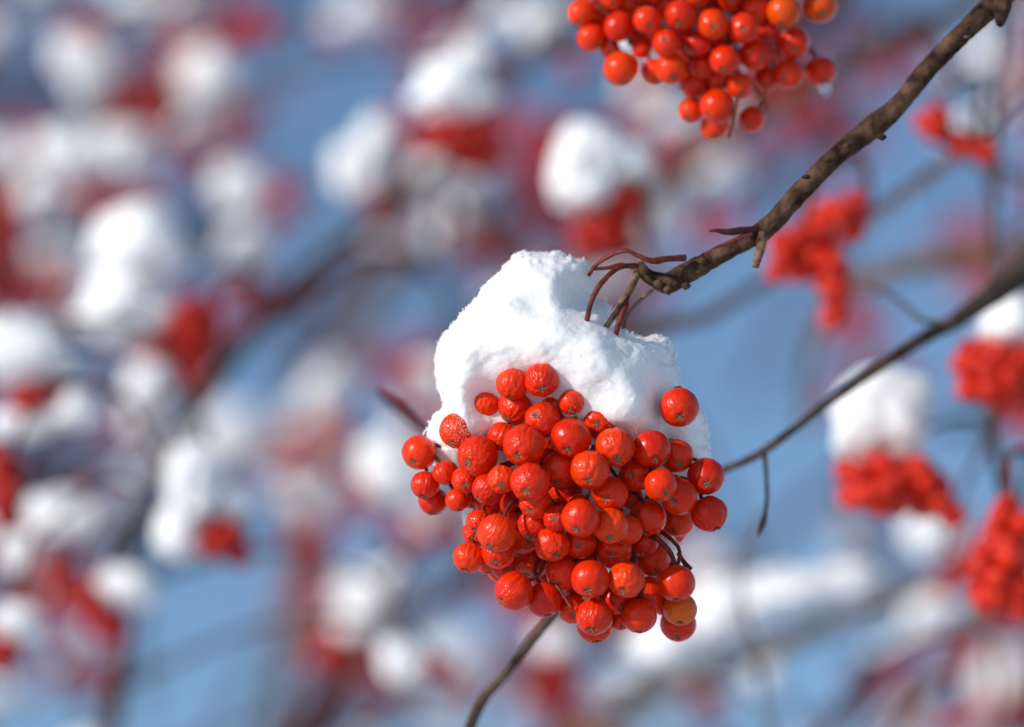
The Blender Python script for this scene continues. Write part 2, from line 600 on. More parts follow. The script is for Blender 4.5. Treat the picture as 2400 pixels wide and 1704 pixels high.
for it in range(60):                               # settle the depths so that berries touch instead of merging
    for i in range(len(bp)):
        for j in range(i):
            a, b_ = bp[i], bp[j]
            dx, dy = mm(a[0] - b_[0], D1), mm(a[1] - b_[1], D1)
            need = (a[2] + b_[2]) * .93
            q = need * need - dx * dx - dy * dy
            if q <= 0:
                continue
            gap = math.sqrt(q)
            lo, hi = (a, b_) if (a[4], a[3]) <= (b_[4], b_[3]) else (b_, a)
            cur = hi[3] - lo[3]
            if cur < gap:
                e = (gap - cur) * .25
                lo[3] -= e * (.35 if lo[4] == 0 else .5)
                hi[3] += e
zs = [b[3] for b in bp]
print('berry depths', min(zs), max(zs))
for k, ((x, y, r, L, cx, cy, col, mi), b) in enumerate(zip(B1, bp)):
    d = D1 + min(b[3], .016)
    s = d / D1
    pos = P(b[0], b[1], d)
    ox, oy = (cx - x) / r, (cy - y) / r
    oo = math.hypot(ox, oy)
    if oo > .93:
        ox, oy = ox * .93 / oo, oy * .93 / oo
    down = AX * ox - AY * oy + AZ * math.sqrt(max(0.02, 1 - ox * ox - oy * oy))
    c = {'r': REDS[k % 4], 'o': ORG[k % 2], 'y': YEL}[col]
    bo = add_berry(cl, pos, mm(r * 1.07 / ZS, d), down.normalized(), k * 1.7, BERRY_W[mi], c, CORE1 + (pos - CORE1) * .45, k=k)
    if col == 'y':
        bo['label'] = 'yellow-orange berry'


def stalk(parent, pts, radii, mat, sides=8, rough=.22, name='stalk', seed=0, step=6):
    p, r = smooth_line(pts, radii, step)
    mb = MB()
    tube(mb, [q - parent.location for q in p], r, sides, rough, seed)
    return link(name, mb.mesh(name, [mat]), parent)


def Z1(x, y, d=1.0):
    return P(900 + x / 2.692, 560 + y / 2.692, d)


rz = mm(1 / 2.692, 1)
stalk(cl, [Z1(1640, 175, 1.004), Z1(1560, 168, .998), Z1(1470, 190, .994), Z1(1385, 262, .99), Z1(1330, 345, .988), Z1(1295, 440, .988), Z1(1270, 560, .99)],
      [17 * rz, 17 * rz, 16 * rz, 16 * rz, 17 * rz, 17 * rz, 17 * rz], M_STEM)
stalk(cl, [Z1(1600, 200, 1.004), Z1(1560, 300, .999), Z1(1510, 390, .995), Z1(1450, 480, .992), Z1(1400, 560, .992)],
      [26 * rz, 27 * rz, 27 * rz, 20 * rz, 17 * rz], M_STEM2, 10, .2)
stalk(cl, [Z1(1530, 370, .996), Z1(1515, 450, .992), Z1(1480, 540, .99), Z1(1460, 620, .992)], [24 * rz, 22 * rz, 20 * rz, 18 * rz], M_STEM)
stalk(cl, [Z1(1700, 320, 1.012), Z1(1600, 400, 1.013), Z1(1535, 480, 1.015), Z1(1510, 580, 1.017)], [11 * rz, 13 * rz, 12 * rz, 12 * rz], M_STEM2)
stalk(cl, [Z1(1900, 120, 1.0), Z1(1790, 125, .998), Z1(1690, 140, .996), Z1(1600, 105, .996), Z1(1530, 76, .996), Z1(1440, 100, .998), Z1(1340, 165, 1.0), Z1(1290, 230, 1.002)],
      [20 * rz, 22 * rz, 20 * rz, 14 * rz, 15 * rz, 13 * rz, 12 * rz, 11 * rz], M_STEM, 8, .25)
stalk(cl, [Z1(1640, 195, 1.008), Z1(1500, 165, 1.006), Z1(1430, 180, 1.006), Z1(1330, 190, 1.006)], [16 * rz, 16 * rz, 13 * rz, 12 * rz], M_STEM)
for k, (x, y, d) in enumerate(((1500, 560, .985), (700, 500, .99), (1000, 300, .985), (1700, 500, .99), (1500, 1000, .99), (900, 900, .99))):
    stalk(cl, [P(1440, 790, 1.0), CORE1, P(ZX + x / ZS, ZY + y / ZS, d + .012)], [.0012, .0011, .0007], M_STEM)
q = lambda x, y, d: P(ZX + x / ZS, ZY + y / ZS, d)
stalk(cl, [q(1700, 690, .99), q(1780, 760, .988), q(1820, 820, .988), q(1838, 880, .988)], [.0008, .0007, .0006, .0006], M_STEM)
stalk(cl, [q(1860, 800, .996), q(1890, 850, .994), q(1928, 905, .993)], [.0006, .0006, .0010], M_STEM)
stalk(cl, [q(1085, 1000, .985), q(1130, 1060, .983), q(1185, 1150, .981)], [.0006, .0004, .0004], M_STEM)


# ------------------------------------------------------------------ its snow cap: a real body, one grid of distance values turned into a surface
def z1(pts):
    return [(900 + x / 2.692, 560 + y / 2.692) for x, y in pts]


OUT = z1([(890, 75), (1000, 85), (1110, 82), (1200, 112), (1285, 132), (1335, 190), (1332, 270), (1310, 350), (1340, 410), (1400, 390), (1440, 440),
          (1440, 500), (1500, 560), (1600, 592), (1660, 605), (1720, 596), (1800, 625), (1825, 690), (1838, 770), (1872, 840), (1895, 920), (1960, 1000),
          (2050, 1130), (2062, 1230), (2068, 1340), (2085, 1420), (2010, 1560), (1960, 1700), (1905, 1860), (1885, 1960), (1840, 2040),
          (1700, 2080), (1500, 2110), (1300, 2120), (1080, 2130), (920, 2080), (760, 1980), (640, 1900), (530, 1860), (480, 1760), (490, 1690), (530, 1610), (400, 1545),
          (318, 1430), (235, 1340), (252, 1240), (300, 1130), (362, 1040), (342, 940), (330, 860), (324, 770), (360, 640), (460, 500), (620, 330), (690, 212), (760, 140), (840, 85)])
BASE = (1330, 850)
# how far the snow's face stands towards the camera (mm) at places read off the photograph
FACE = [(1200, 600, 6), (1280, 605, 7), (1350, 645, 5), (1120, 660, 8), (1250, 680, 11), (1300, 695, 13), (1370, 685, -7), (1430, 715, -8), (1370, 735, 15), (1440, 770, 15),
        (1050, 740, 8), (1000, 820, 4), (980, 880, 2), (1100, 800, 16), (1180, 740, 15), (1200, 790, 18), (1300, 800, 20), (1400, 830, 20), (1480, 830, 14), (1550, 800, 3), (1580, 870, 4),
        (1520, 880, 12), (1450, 890, 19), (1360, 880, 20), (1280, 850, 19), (1200, 850, 16), (1150, 885, 13), (1090, 900, 14), (1030, 930, 10), (990, 950, 3), (960, 1010, -3),
        (1000, 1000, 5), (1032, 1045, 6), (1045, 1075, 4), (1055, 975, 14), (1085, 993, 17), (1110, 1015, 13), (1330, 930, 16), (1400, 950, 15), (1475, 945, 20), (1440, 955, 19), (1480, 985, 19), (1500, 1010, 13), (1560, 960, 8), (1600, 950, 3), (1600, 1020, 3),
        (1640, 1050, -2), (1650, 1000, -2), (1225, 905, 12), (1262, 931, 10), (1138, 945, 4), (1175, 950, 8), (1200, 970, 7), (1250, 1000, 4), (1350, 1050, 3), (1150, 1050, 3), (1100, 1100, 0), (1000, 1080, -4), (1400, 1150, 2), (1600, 1150, -3), (1300, 1150, 2), (1200, 1180, 0),
        (1300, 1250, -2), (1600, 1250, -5), (1100, 1220, -4), (1450, 1300, -4), (1560, 1060, -1), (1460, 1040, -1)]


def build_main_snow():
    k = W1 / 2400 * 1000
    h = .5
    ox, oy = BASE
    pts = np.asarray(OUT)
    X = np.arange((pts[:, 0].min() - 25 - ox) * k, (pts[:, 0].max() + 25 - ox) * k, h)
    Y = np.arange(-(pts[:, 1].max() + 25 - oy) * k, -(pts[:, 1].min() - 25 - oy) * k, h)
    Z = np.arange(-24, 28, h)
    shp = (len(X), len(Y), len(Z))
    XX, YY = np.meshgrid(X, Y, indexing='ij')
    num, den = np.zeros(XX.shape), np.zeros(XX.shape)
    for px, py, fz in FACE:
        d2 = (XX - (px - ox) * k) ** 2 + (YY + (py - oy) * k) ** 2
        wt = np.exp(-d2 / (2 * 3.6 ** 2)) + 1e-4 / (1 + d2)
        num += wt * fz
        den += wt
    zf = num / den
    zf = zf + vnoise(shp[:2], 8 / h, 70) * 1.0 + vnoise(shp[:2], 3.2 / h, 71) * .20 + vnoise(shp[:2], 1.5 / h, 72) * .12 + RNG.normal(0, .04, shp[:2])
    zb = 17.0
    zc, T = (zf - zb) / 2, np.maximum((zf + zb) / 2, 3.0)
    edge = vnoise(shp[:2], 6.0 / h, 59) * .6 + vnoise(shp[:2], 2.6 / h, 60) * .40 + vnoise(shp[:2], 1.1 / h, 61) * .46
    d = poly_dist([((px - ox) * k, -(py - oy) * k) for px, py in OUT], XX, YY) + edge
    prof = 1 - (1 - np.clip(d / np.where(YY < -22, 4.0, 8.0), -1.5, 1)) ** 2
    g = prof[..., None] - ((Z[None, None, :] - zc[..., None]) / T[..., None]) ** 2
    g = g + vnoise(shp, 6 / h, 3) * .04 + vnoise(shp, 2.4 / h, 5) * .022 + vnoise(shp, 1.2 / h, 6) * .02
    v, f = surface_nets(g, (X[0], Y[0], Z[0]), h)
    r = np.random.default_rng(5)
    v = v + r.normal(0, .04, v.shape)
    mb = MB()
    mb.add(v / 1000, f)
    iv, if_ = ICO[0]
    for p in r.integers(0, len(v), 1400):
        s = r.uniform(.05, .17)
        mb.add(((iv * r.uniform(.6, 1.3, 3)) * s + v[p] + r.normal(0, .12, 3)) / 1000, if_)
    rim = np.flatnonzero(poly_dist([((px - ox) * k, -(py - oy) * k) for px, py in OUT], v[:, 0], v[:, 1]) < 1.6)
    for p in r.choice(rim, 2600):                 # loose crystals standing out along the edge
        s = r.uniform(.10, .30)
        mb.add(((iv * r.uniform(.6, 1.3, 3)) * s + v[p] + r.normal(0, .22, 3)) / 1000, if_)
    # crumbs lying over the berries along the rim
    for (gx, gy, gz, sp, cnt) in ((1085, 1000, 14, 4, 600), (1345, 950, 15, 4, 500), (1480, 990, 14, 5, 900), (1540, 1010, 9, 4, 400)):
        for _ in range(cnt):
            o = r.normal(0, sp * .5, 3)
            s = r.uniform(.035, .11)
            mb.add((iv * s + np.array([(gx - ox) * k, -(gy - oy) * k, gz]) + o) / 1000, if_)
    return mb.mesh('snow_mound', [M_SNOW])


CQ = cam.rotation_euler.to_quaternion()
main_snow = link('snow_mound', build_main_snow(), None, P(BASE[0], BASE[1], 1.0), CQ)
tag(main_snow, 'large sharp granular white snow cap heaped on the focused berry cluster', 'snow mound')

# ------------------------------------------------------------------ the second cluster, hanging in from the top
B2 = [
 (250, 90, 97, 1, 235, 165, 'o'), (322, 268, 104, 1, 370, 330, 'o'), (352, 125, 92, 2, 350, 180, 'r'), (522, 190, 114, 1, 592, 280, 'r'), (532, 490, 126, 0, 560, 600, 'o'),
 (460, 355, 72, 2, 460, 400, 'o'), (722, 140, 100, 0, 742, 190, 'r'), (772, 512, 96, 1, 790, 590, 'o'), (892, 490, 116, 0, 912, 562, 'o'), (862, 312, 102, 0, 845, 282, 'r'),
 (682, 352, 72, 2, 710, 380, 'r'), (962, 108, 114, 0, 942, 180, 'r'), (1190, 172, 110, 0, 1190, 202, 'o'), (1416, 202, 112, 0, 1405, 222, 'r'), (1700, 85, 122, 0, 1680, 190, 'y'),
 (1956, 40, 126, 1, 1966, 116, 'y'), (1770, 310, 112, 1, 1770, 372, 'r'), (1962, 510, 112, 1, 1990, 590, 'r'), (1736, 530, 106, 1, 1690, 566, 'r'), (1577, 560, 92, 2, 1560, 620, 'r'),
 (1490, 392, 112, 1, 1540, 420, 'r'), (1280, 432, 110, 0, 1265, 512, 'r'), (1382, 612, 96, 1, 1400, 680, 'o'), (1082, 312, 96, 1, 1045, 375, 'r'), (1122, 480, 92, 2, 1100, 540, 'r'),
 (1052, 602, 102, 2, 942, 627, 'r'), (1222, 762, 126, 0, 1150, 836, 'r'), (1030, 792, 86, 1, 1010, 850, 'o'), (1200, 900, 106, 1, 1210, 980, 'o'), (1466, 852, 96, 1, 1420, 902, 'r'),
 (1500, 75, 102, 2, 1500, 140, 'r'), (1580, 220, 92, 2, 1580, 290, 'r'), (600, 25, 92, 2, 610, 20, 'r'), (1070, -10, 92, 2, 1080, 40, 'o'), (1310, 0, 84, 2, 1320, 20, 'r'),
 (470, -20, 92, 1, 480, 40, 'o'), (250, -110, 100, 1, 240, -40, 'o'), (700, -90, 105, 1, 700, -30, 'r'), (920, -140, 110, 1, 920, -60, 'r'), (1190, -140, 110, 0, 1190, -60, 'o'),
 (1440, -130, 108, 1, 1440, -60, 'r'), (1680, -150, 112, 1, 1690, -60, 'o'), (1900, -190, 110, 1, 1910, -110, 'o'), (400, -230, 100, 2, 400, -160, 'r'), (620, -280, 105, 2, 620, -200, 'r'),
 (860, -330, 105, 2, 860, -260, 'r'), (1100, -340, 105, 2, 1100, -260, 'r'), (1340, -330, 105, 2, 1340, -260, 'r'), (1570, -340, 105, 2, 1570, -260, 'r'), (1780, -360, 100, 2, 1780, -290, 'r'),
]
D2 = 1.058
YZ = 3.051
cl2 = link('berry_cluster', None, None, P(1640, -130, D2))
tag(cl2, 'plump smooth orange berry cluster cut off by the top edge, slightly blurred', 'berry cluster')
fill = []
for gx in range(240, 1960, 105):
    for gy in range(-380, 800, 105):
        x_, y_ = gx + (gy // 105 % 2) * 52, gy
        if all((x_ - b_[0]) ** 2 + (y_ - b_[1]) ** 2 > (b_[2] * .62) ** 2 for b_ in B2) and sum((x_ - b_[0]) ** 2 + (y_ - b_[1]) ** 2 < (b_[2] * 2.3) ** 2 for b_ in B2) >= 5:
            fill.append((x_, y_, 92, 3, x_ + 10, y_ + 70, 'r'))
B2 += fill[:46]
print('upper cluster berries', len(B2))
CORE2 = P(1640, -40, D2 + .012)
bp = []
for (x, y, r, L, cx, cy, col) in B2:
    rho2 = ((x - 1080) / 1020) ** 2 + ((y - 100) / 950) ** 2
    bp.append([1280 + x / YZ, y / YZ, mm(r / YZ, D2), -.022 * math.sqrt(max(0, 1 - rho2)) + .004 * L, L])
for it in range(60):
    for i in range(len(bp)):
        for j in range(i):
            a, b_ = bp[i], bp[j]
            dx, dy = mm(a[0] - b_[0], D2), mm(a[1] - b_[1], D2)
            qq = ((a[2] + b_[2]) * .93) ** 2 - dx * dx - dy * dy
            if qq <= 0:
                continue
            gap = math.sqrt(qq)
            lo, hi = (a, b_) if (a[4], a[3]) <= (b_[4], b_[3]) else (b_, a)
            cur = hi[3] - lo[3]
            if cur < gap:
                e = (gap - cur) * .25
                lo[3] -= e * .4
                hi[3] += e
for k, ((x, y, r, L, cx, cy, col), b) in enumerate(zip(B2, bp)):
    d = D2 + min(b[3], .02)
    pos = P(b[0], b[1], d)
    ox, oy = (cx - x) / r, (cy - y) / r
    oo = max(1, math.hypot(ox, oy) / .93)
    ox, oy = ox / oo, oy / oo
    down = AX * ox - AY * oy + AZ * math.sqrt(max(.02, 1 - ox * ox - oy * oy))
    c = {'r': REDS[(k * 3) % 4], 'o': ORG[k % 2], 'y': (.72, .075, .002, 1)}[col]
    add_berry(cl2, pos, mm(r / YZ, d), down.normalized(), k * 2.1, BERRY_S[k % 2], c, CORE2 + (pos - CORE2) * .4, k=k)
stalk(cl2, [P(1280 + 1560 / YZ, 640 / YZ, 1.035), P(1280 + 1550 / YZ, 700 / YZ, 1.033), P(1280 + 1510 / YZ, 770 / YZ, 1.032)], [.0006, .0005, .0005], M_STEM)
stalk(cl2, [P(1280 + 1300 / YZ, 990 / YZ, 1.04), P(1280 + 1340 / YZ, 820 / YZ, 1.04), P(1280 + 1370 / YZ, 680 / YZ, 1.04)], [.0005, .0005, .0005], M_STEM)
stalk(cl2, [CORE2, P(1660, -180, D2 + .02), P(1700, -330, D2 + .03), P(1790, -420, D2 + .03)], [.0012, .0014, .0016, .0018], M_STEM)
ice = MB()
iv, if_ = ICO[3]
ice.add(iv * np.array([.0019, .0019, .0024]), if_)
dr = link('ice_drop', ice.mesh('ice_drop', [M_ICE]), None, P(1280 + 1990 / YZ, 632 / YZ, bp[17][3] + D2 - .001))
tag(dr, 'small pinkish ice drop frozen under the rightmost berry of the upper cluster', 'ice drop')
# snow between and above those berries
so2 = MB()
iv4, if4 = ICO[4]
for (px, py, d, rx, ry, rz_) in ((1630, -20, D2 + .012, 240, 100, .014), (1640, -170, D2 + .004, 260, 150, .026), (1560, 60, D2 + .010, 120, 90, .012), (1680, 150, D2 + .010, 70, 60, .008)):
    c = P(px, py, d) - P(1640, -130, D2)
    L = np.array([CR.transposed() @ c])
    vv = iv4 * np.array([mm(rx, d), mm(ry, d), rz_])
    vv = vv * (1 + .10 * np.array([mnoise.noise(Vector(p) * 2.2 + Vector((px, 0, 0))) for p in iv4])[:, None])
    so2.add(vv + L, if4)
sn2 = link('snow_mound', so2.mesh('snow_mound', [M_SNOW]), None, P(1640, -130, D2), CQ)
tag(sn2, 'snow showing only in gaps between the smooth berries at the top edge', 'snow mound')


# ------------------------------------------------------------------ branches
def Z4(x, y, d):
    return P(1350 + x / 2.179, y / 2.179, d)


def branch_mesh(pts, radii, mat, origin, sides=14, rough=.1, seed=0, step=8, name='branch'):
    p, r = smooth_line(pts, radii, step)
    mb = MB()
    tube(mb, [q_ - origin for q_ in p], r, sides, rough, seed)
    return mb.mesh(name, [mat])


BR_PTS = []                                        # sampled points of every branch, for hanging twigs: (object, point, radius)


def note(o, pts, radii):
    p, r = smooth_line(pts, radii, 8)
    for a, b_ in zip(p, r):
        BR_PTS.append((o, a, b_))


u = mm(.5 / 2.179, 1)
raw = [(2700, -620, 150), (2400, -260, 135), (2150, 10, 118), (2040, 110, 106), (1900, 250, 100), (1780, 375, 98), (1640, 545, 98), (1530, 640, 122), (1440, 710, 112),
       (1330, 800, 100), (1220, 905, 98), (1110, 1020, 104), (1030, 1110, 100), (940, 1190, 104), (830, 1255, 88), (720, 1310, 92), (620, 1365, 110), (530, 1412, 112), (470, 1445, 112), (400, 1425, 84), (345, 1392, 66), (300, 1365, 40)]
mp_ = [Z4(x, y, 1.004 + .018 * max(0, (x - 900) / 1500)) for x, y, w_ in raw]
mr = [w_ * u for *_, w_ in raw]
bm_ = branch_mesh(mp_, mr, M_BARK, mp_[0], 28, .11, 3, 20)
br = link('branch', bm_, None, mp_[0])
tag(br, 'sharp knobbly brown branch slanting from the upper right corner to the focused cluster', 'branch')


def part(parent, name, pts, radii, mat, sides=10, rough=.12, step=6, seed=0):
    p, r = smooth_line(pts, radii, step)
    mb = MB()
    tube(mb, [q_ - parent.location for q_ in p], r, sides, rough, seed)
    return link(name, mb.mesh(name, [mat]), parent)


part(br, 'side_bud', [Z4(925, 1175, 1.003), Z4(850, 1178, .999), Z4(780, 1185, .997), Z4(720, 1178, .996), Z4(680, 1180, .996)], [40 * u, 40 * u, 36 * u, 26 * u, 10 * u], M_BUD, 10, .3)
part(br, 'side_bud', [Z4(900, 1195, .998), Z4(800, 1230, .996), Z4(700, 1268, .997)], [20 * u, 22 * u, 8 * u], M_STEM, 8, .2)
part(br, 'spur', [Z4(950, 1200, 1.002), Z4(945, 1260, .999), Z4(930, 1310, .998), Z4(918, 1362, .997)], [56 * u, 50 * u, 46 * u, 42 * u], M_STEM2, 12, .15)
part(br, 'spur', [Z4(2175, -20, 1.018), Z4(2175, 50, 1.014), Z4(2168, 100, 1.012), Z4(2160, 135, 1.012)], [110 * u, 90 * u, 62 * u, 30 * u], M_BARK, 12, .2)
part(br, 'spur', [Z4(345, 1380, 1.003), Z4(330, 1350, 1.001), Z4(338, 1332, 1.0)], [60 * u, 44 * u, 20 * u], M_STEM2, 10, .3)
part(br, 'twig', [mp_[1], P(2330, -330, 1.05), P(2050, -440, 1.07), P(1790, -420, D2 + .03)], [.003, .0028, .0022, .0018], M_BARK)
for (x, y, w_) in ((1560, 700, 40), (1385, 745, 34), (1175, 905, 26), (560, 1460, 40), (470, 1480, 44), (1290, 820, 30), (880, 1200, 40), (640, 1330, 46), (420, 1450, 50), (2000, 190, 24)):
    c = Z4(x, y, 1.001)
    part(br, 'bark_knob', [c + AZ * .0006 - AX * .001, c + AZ * .0009, c - AZ * .001 + AX * .001], [w_ * u * .5, w_ * u, w_ * u * .5], M_BARK, 10, .35, 3)
note(br, mp_, mr)


def Z5(x, y, d):
    return P(1600 + x / 2.255, 580 + y / 2.255, d)


u5 = mm(.5 / 2.255, 1.06)
raw = [(2700, -480, 1.16, 260), (2100, -80, 1.14, 190), (1804, 130, 1.125, 150), (1600, 275, 1.11, 112), (1450, 385, 1.10, 86), (1300, 462, 1.09, 74), (1100, 590, 1.08, 66), (950, 690, 1.075, 62), (800, 795, 1.07, 56),
       (600, 950, 1.06, 48), (430, 1075, 1.055, 46), (330, 1130, 1.055, 42), (180, 1195, 1.055, 40)]
p2 = [Z5(x, y, 1.055 + (d - 1.055) * 1.35 + .015) for x, y, d, w_ in raw]
r2 = [w_ * u5 * (1 + .25 * max(0, (x - 900) / 1200)) for x, y, d, w_ in raw]
for (x, y, d, w_) in ((1560, 1180, 1.055, 18), (1400, 1320, 1.055, 20), (1281, 1460, 1.055, 24), (1230, 1520, 1.055, 25), (1170, 1594, 1.057, 26), (1136, 1634, 1.06, 26), (1100, 1710, 1.062, 26), (1060, 1850, 1.07, 28)):
    p2.append(P(x, y, d))
    r2.append(mm(w_ / 2, d))
br2 = link('branch', branch_mesh(p2, r2, M_BARK_F, p2[0], 14, .08, 5), None, p2[0])
tag(br2, 'slightly blurred dark branch passing behind the focused cluster to the bottom edge', 'branch')
part(br2, 'twig', [Z5(432, 1080, 1.055), Z5(442, 1200, 1.053), Z5(446, 1320, 1.052), Z5(432, 1420, 1.052)], [30 * u5, 23 * u5, 23 * u5, 23 * u5], M_BARK_P)
part(br2, 'bud', [Z5(436, 1400, 1.052), Z5(425, 1450, 1.052), Z5(410, 1490, 1.052), Z5(398, 1525, 1.052)], [22 * u5, 34 * u5, 28 * u5, 6 * u5], M_BUD)
part(br2, 'twig', [Z5(1440, 395, 1.10), Z5(1270, 385, 1.12), Z5(1190, 320, 1.15), Z5(1080, 235, 1.18), Z5(940, 185, 1.22)], [22 * u5, 30 * u5, 30 * u5, 24 * u5, 20 * u5], M_BARK_F)
part(br2, 'bark_knob', [Z5(790, 790, 1.066), Z5(820, 785, 1.064), Z5(850, 775, 1.066)], [14 * u5, 40 * u5, 12 * u5], M_BARK_F)
note(br2, p2, r2)

# branches farther back: points (px, py, distance, width px), label, material
def far(d):
    return d if d < 1.18 else 1.18 + (d - 1.18) * 1.06 + max(0, d - 1.5) * .3


FAR = [
 ([(2450, -80, 1.5, 44), (2190, 50, 1.5, 44), (1990, 140, 1.5, 44), (1840, 240, 1.52, 44), (1620, 370, 1.6, 38), (1440, 520, 1.65, 32), (1300, 640, 1.7, 28)], 'soft dark branch between the upper cluster and the sharp branch', M_BARK_F),
 ([(2370, -80, 1.32, 24), (2345, 120, 1.32, 22), (2330, 400, 1.31, 26), (2325, 560, 1.30, 22), (2330, 760, 1.29, 24), (2320, 980, 1.28, 28), (2345, 1120, 1.26, 28), (2370, 1250, 1.24, 22)], 'thin dark upright twig running down the right edge', M_BARK_F),
 ([(2420, 430, 1.36, 22), (2320, 385, 1.34, 22), (2240, 370, 1.33, 20), (2150, 440, 1.34, 18), (2050, 510, 1.34, 16), (1960, 590, 1.33, 14)], 'thin curved twig linking two snowless red clusters at the upper right', M_BARK_P),
 ([(1330, 60, 1.65, 50), (1240, 130, 1.65, 50), (1130, 240, 1.62, 46), (1040, 380, 1.6, 34), (900, 500, 1.6, 34), (800, 570, 1.58, 34), (690, 660, 1.56, 33), (590, 780, 1.52, 34), (500, 900, 1.46, 42), (430, 1010, 1.46, 40), (360, 1120, 1.46, 40), (310, 1240, 1.48, 40), (290, 1420, 1.5, 40), (280, 1560, 1.52, 42), (250, 1760, 1.55, 44)], 'long soft dark branch curving from top centre down to the lower left', M_BARK_F),
 ([(2240, 1330, 1.65, 30), (2080, 1410, 1.65, 38), (1900, 1475, 1.65, 46), (1780, 1530, 1.65, 46), (1620, 1590, 1.68, 44), (1470, 1660, 1.7, 44), (1300, 1760, 1.75, 48)], 'soft branch under a long white snow ridge below the focused cluster', M_BARK_P),
 ([(2330, 1380, 1.42, 18), (2250, 1480, 1.42, 22), (2180, 1590, 1.42, 24), (2080, 1740, 1.42, 26)], 'soft brown twig slanting down at the lower right corner', M_BARK_P),
 ([(2300, 1400, 1.5, 14), (2330, 1560, 1.5, 16), (2330, 1740, 1.5, 16)], 'faint upright twig in the lower right corner', M_BARK_P),
 ([(1820, 640, 1.36, 26), (1660, 740, 1.36, 34), (1560, 765, 1.37, 40), (1400, 840, 1.42, 30)], 'soft dark twig behind the red stems of the focused cluster', M_BARK_F),
 ([(700, 20, 2.2, 40), (520, 90, 2.2, 46), (380, 170, 2.2, 40), (200, 290, 2.2, 46), (60, 380, 2.2, 44), (-120, 500, 2.2, 44)], 'soft dark branch crossing the upper left corner', M_BARK_F),
 ([(480, 560, 2.0, 36), (320, 620, 2.0, 36), (220, 760, 2.0, 36), (120, 900, 1.9, 30), (-80, 1060, 1.9, 30)], 'soft twig behind the tall snow cap on the left', M_BARK_F),
 ([(1000, 560, 2.1, 34), (900, 640, 2.1, 44), (850, 780, 2.1, 40), (780, 980, 2.1, 36), (700, 1180, 2.1, 34), (680, 1420, 2.1, 34), (640, 1740, 2.1, 40)], 'soft upright branch left of the focused cluster', M_BARK_P),
 ([(880, 925, 1.17, 6), (930, 960, 1.15, 8), (985, 1000, 1.11, 10), (1060, 1060, 1.06, 12), (1180, 1180, 1.058, 14), (1300, 1330, 1.056, 14), (1330, 1400, 1.056, 16)], 'thin twig ending in a maroon bud beside the focused snow cap', M_BARK_F),
 ([(1790, 1200, 1.30, 5), (1745, 1300, 1.30, 8), (1740, 1420, 1.30, 12), (1770, 1520, 1.31, 16), (1790, 1620, 1.32, 12), (1810, 1760, 1.33, 12)], 'faint pale twig in front of the long snow ridge', M_BARK_P),
 ([(1010, 640, 1.55, 24), (900, 600, 1.55, 40), (780, 640, 1.55, 36), (640, 740, 1.55, 36), (520, 820, 1.55, 34), (330, 1010, 1.55, 34), (180, 1130, 1.58, 34), (-80, 1290, 1.6, 34)], 'soft dark branch dropping from behind the focused snow to the left edge', M_TWIG),
 ([(1420, 930, 1.75, 30), (1180, 1300, 1.7, 34), (1000, 1420, 1.7, 34), (820, 1560, 1.7, 36), (640, 1760, 1.7, 38)], 'soft branch slanting down to the bottom left of the focused berries', M_TWIG),
 ([(2430, 1500, 1.4, 14), (2300, 1480, 1.4, 18), (2120, 1520, 1.42, 20), (1980, 1640, 1.45, 22), (1900, 1760, 1.45, 22)], 'thin blurred twig bending across the lower right corner', M_TWIG),
 ([(2130, 30, 1.4, 10), (2240, 180, 1.4, 14), (2290, 330, 1.38, 16), (2330, 470, 1.36, 16)], 'thin blurred twig beside the upper end of the sharp branch', M_TWIG),
 ([(2440, 800, 1.35, 20), (2370, 930, 1.34, 18), (2300, 1060, 1.33, 16), (2240, 1190, 1.33, 14), (2215, 1300, 1.33, 10)], 'thin blurred twig between the two lowest red clusters on the right', M_TWIG),
 ([(2040, 500, 1.3, 12), (2150, 420, 1.3, 14), (2250, 350, 1.29, 14), (2320, 300, 1.29, 16), (2430, 180, 1.29, 18)], 'reddish stem rising from the scraggly red cluster to the right edge', M_TWIG),
 ([(2470, 560, 1.5, 30), (2320, 590, 1.5, 50), (2200, 610, 1.5, 60), (2060, 640, 1.5, 50), (1960, 700, 1.52, 40), (1900, 820, 1.55, 30), (1880, 1000, 1.6, 26)], 'pale soft branch behind the dark branch on the right', M_BARK_P),
]
far_objs = []
for pts, lab, mat in FAR:
    pts = [(x, y, far(d), w_ * (1.35 if d > 1.62 and len(pts) < 13 else 1)) for x, y, d, w_ in pts]
    pw = [P(x, y, d) for x, y, d, w_ in pts]
    rw = [mm(w_ / 2, d) for x, y, d, w_ in pts]
    o = link('branch', branch_mesh(pw, rw, mat, pw[0], 8, .1, len(far_objs), 5), None, pw[0])
    tag(o, lab, 'branch', 'blurred branches behind the focused cluster')
    note(o, pw, rw)
    far_objs.append(o)
bo = far_objs[11]
bo['group'] = 'thin twigs near the focused cluster'
far_objs[12]['group'] = 'thin twigs near the focused cluster'
part(bo, 'bud', [P(1000, 1010, 1.10), P(968, 982, 1.12), P(938, 956, 1.13), P(905, 932, 1.15), P(885, 915, 1.16)], [.0010, .0019, .0022, .0014, .0004], M_BUD)


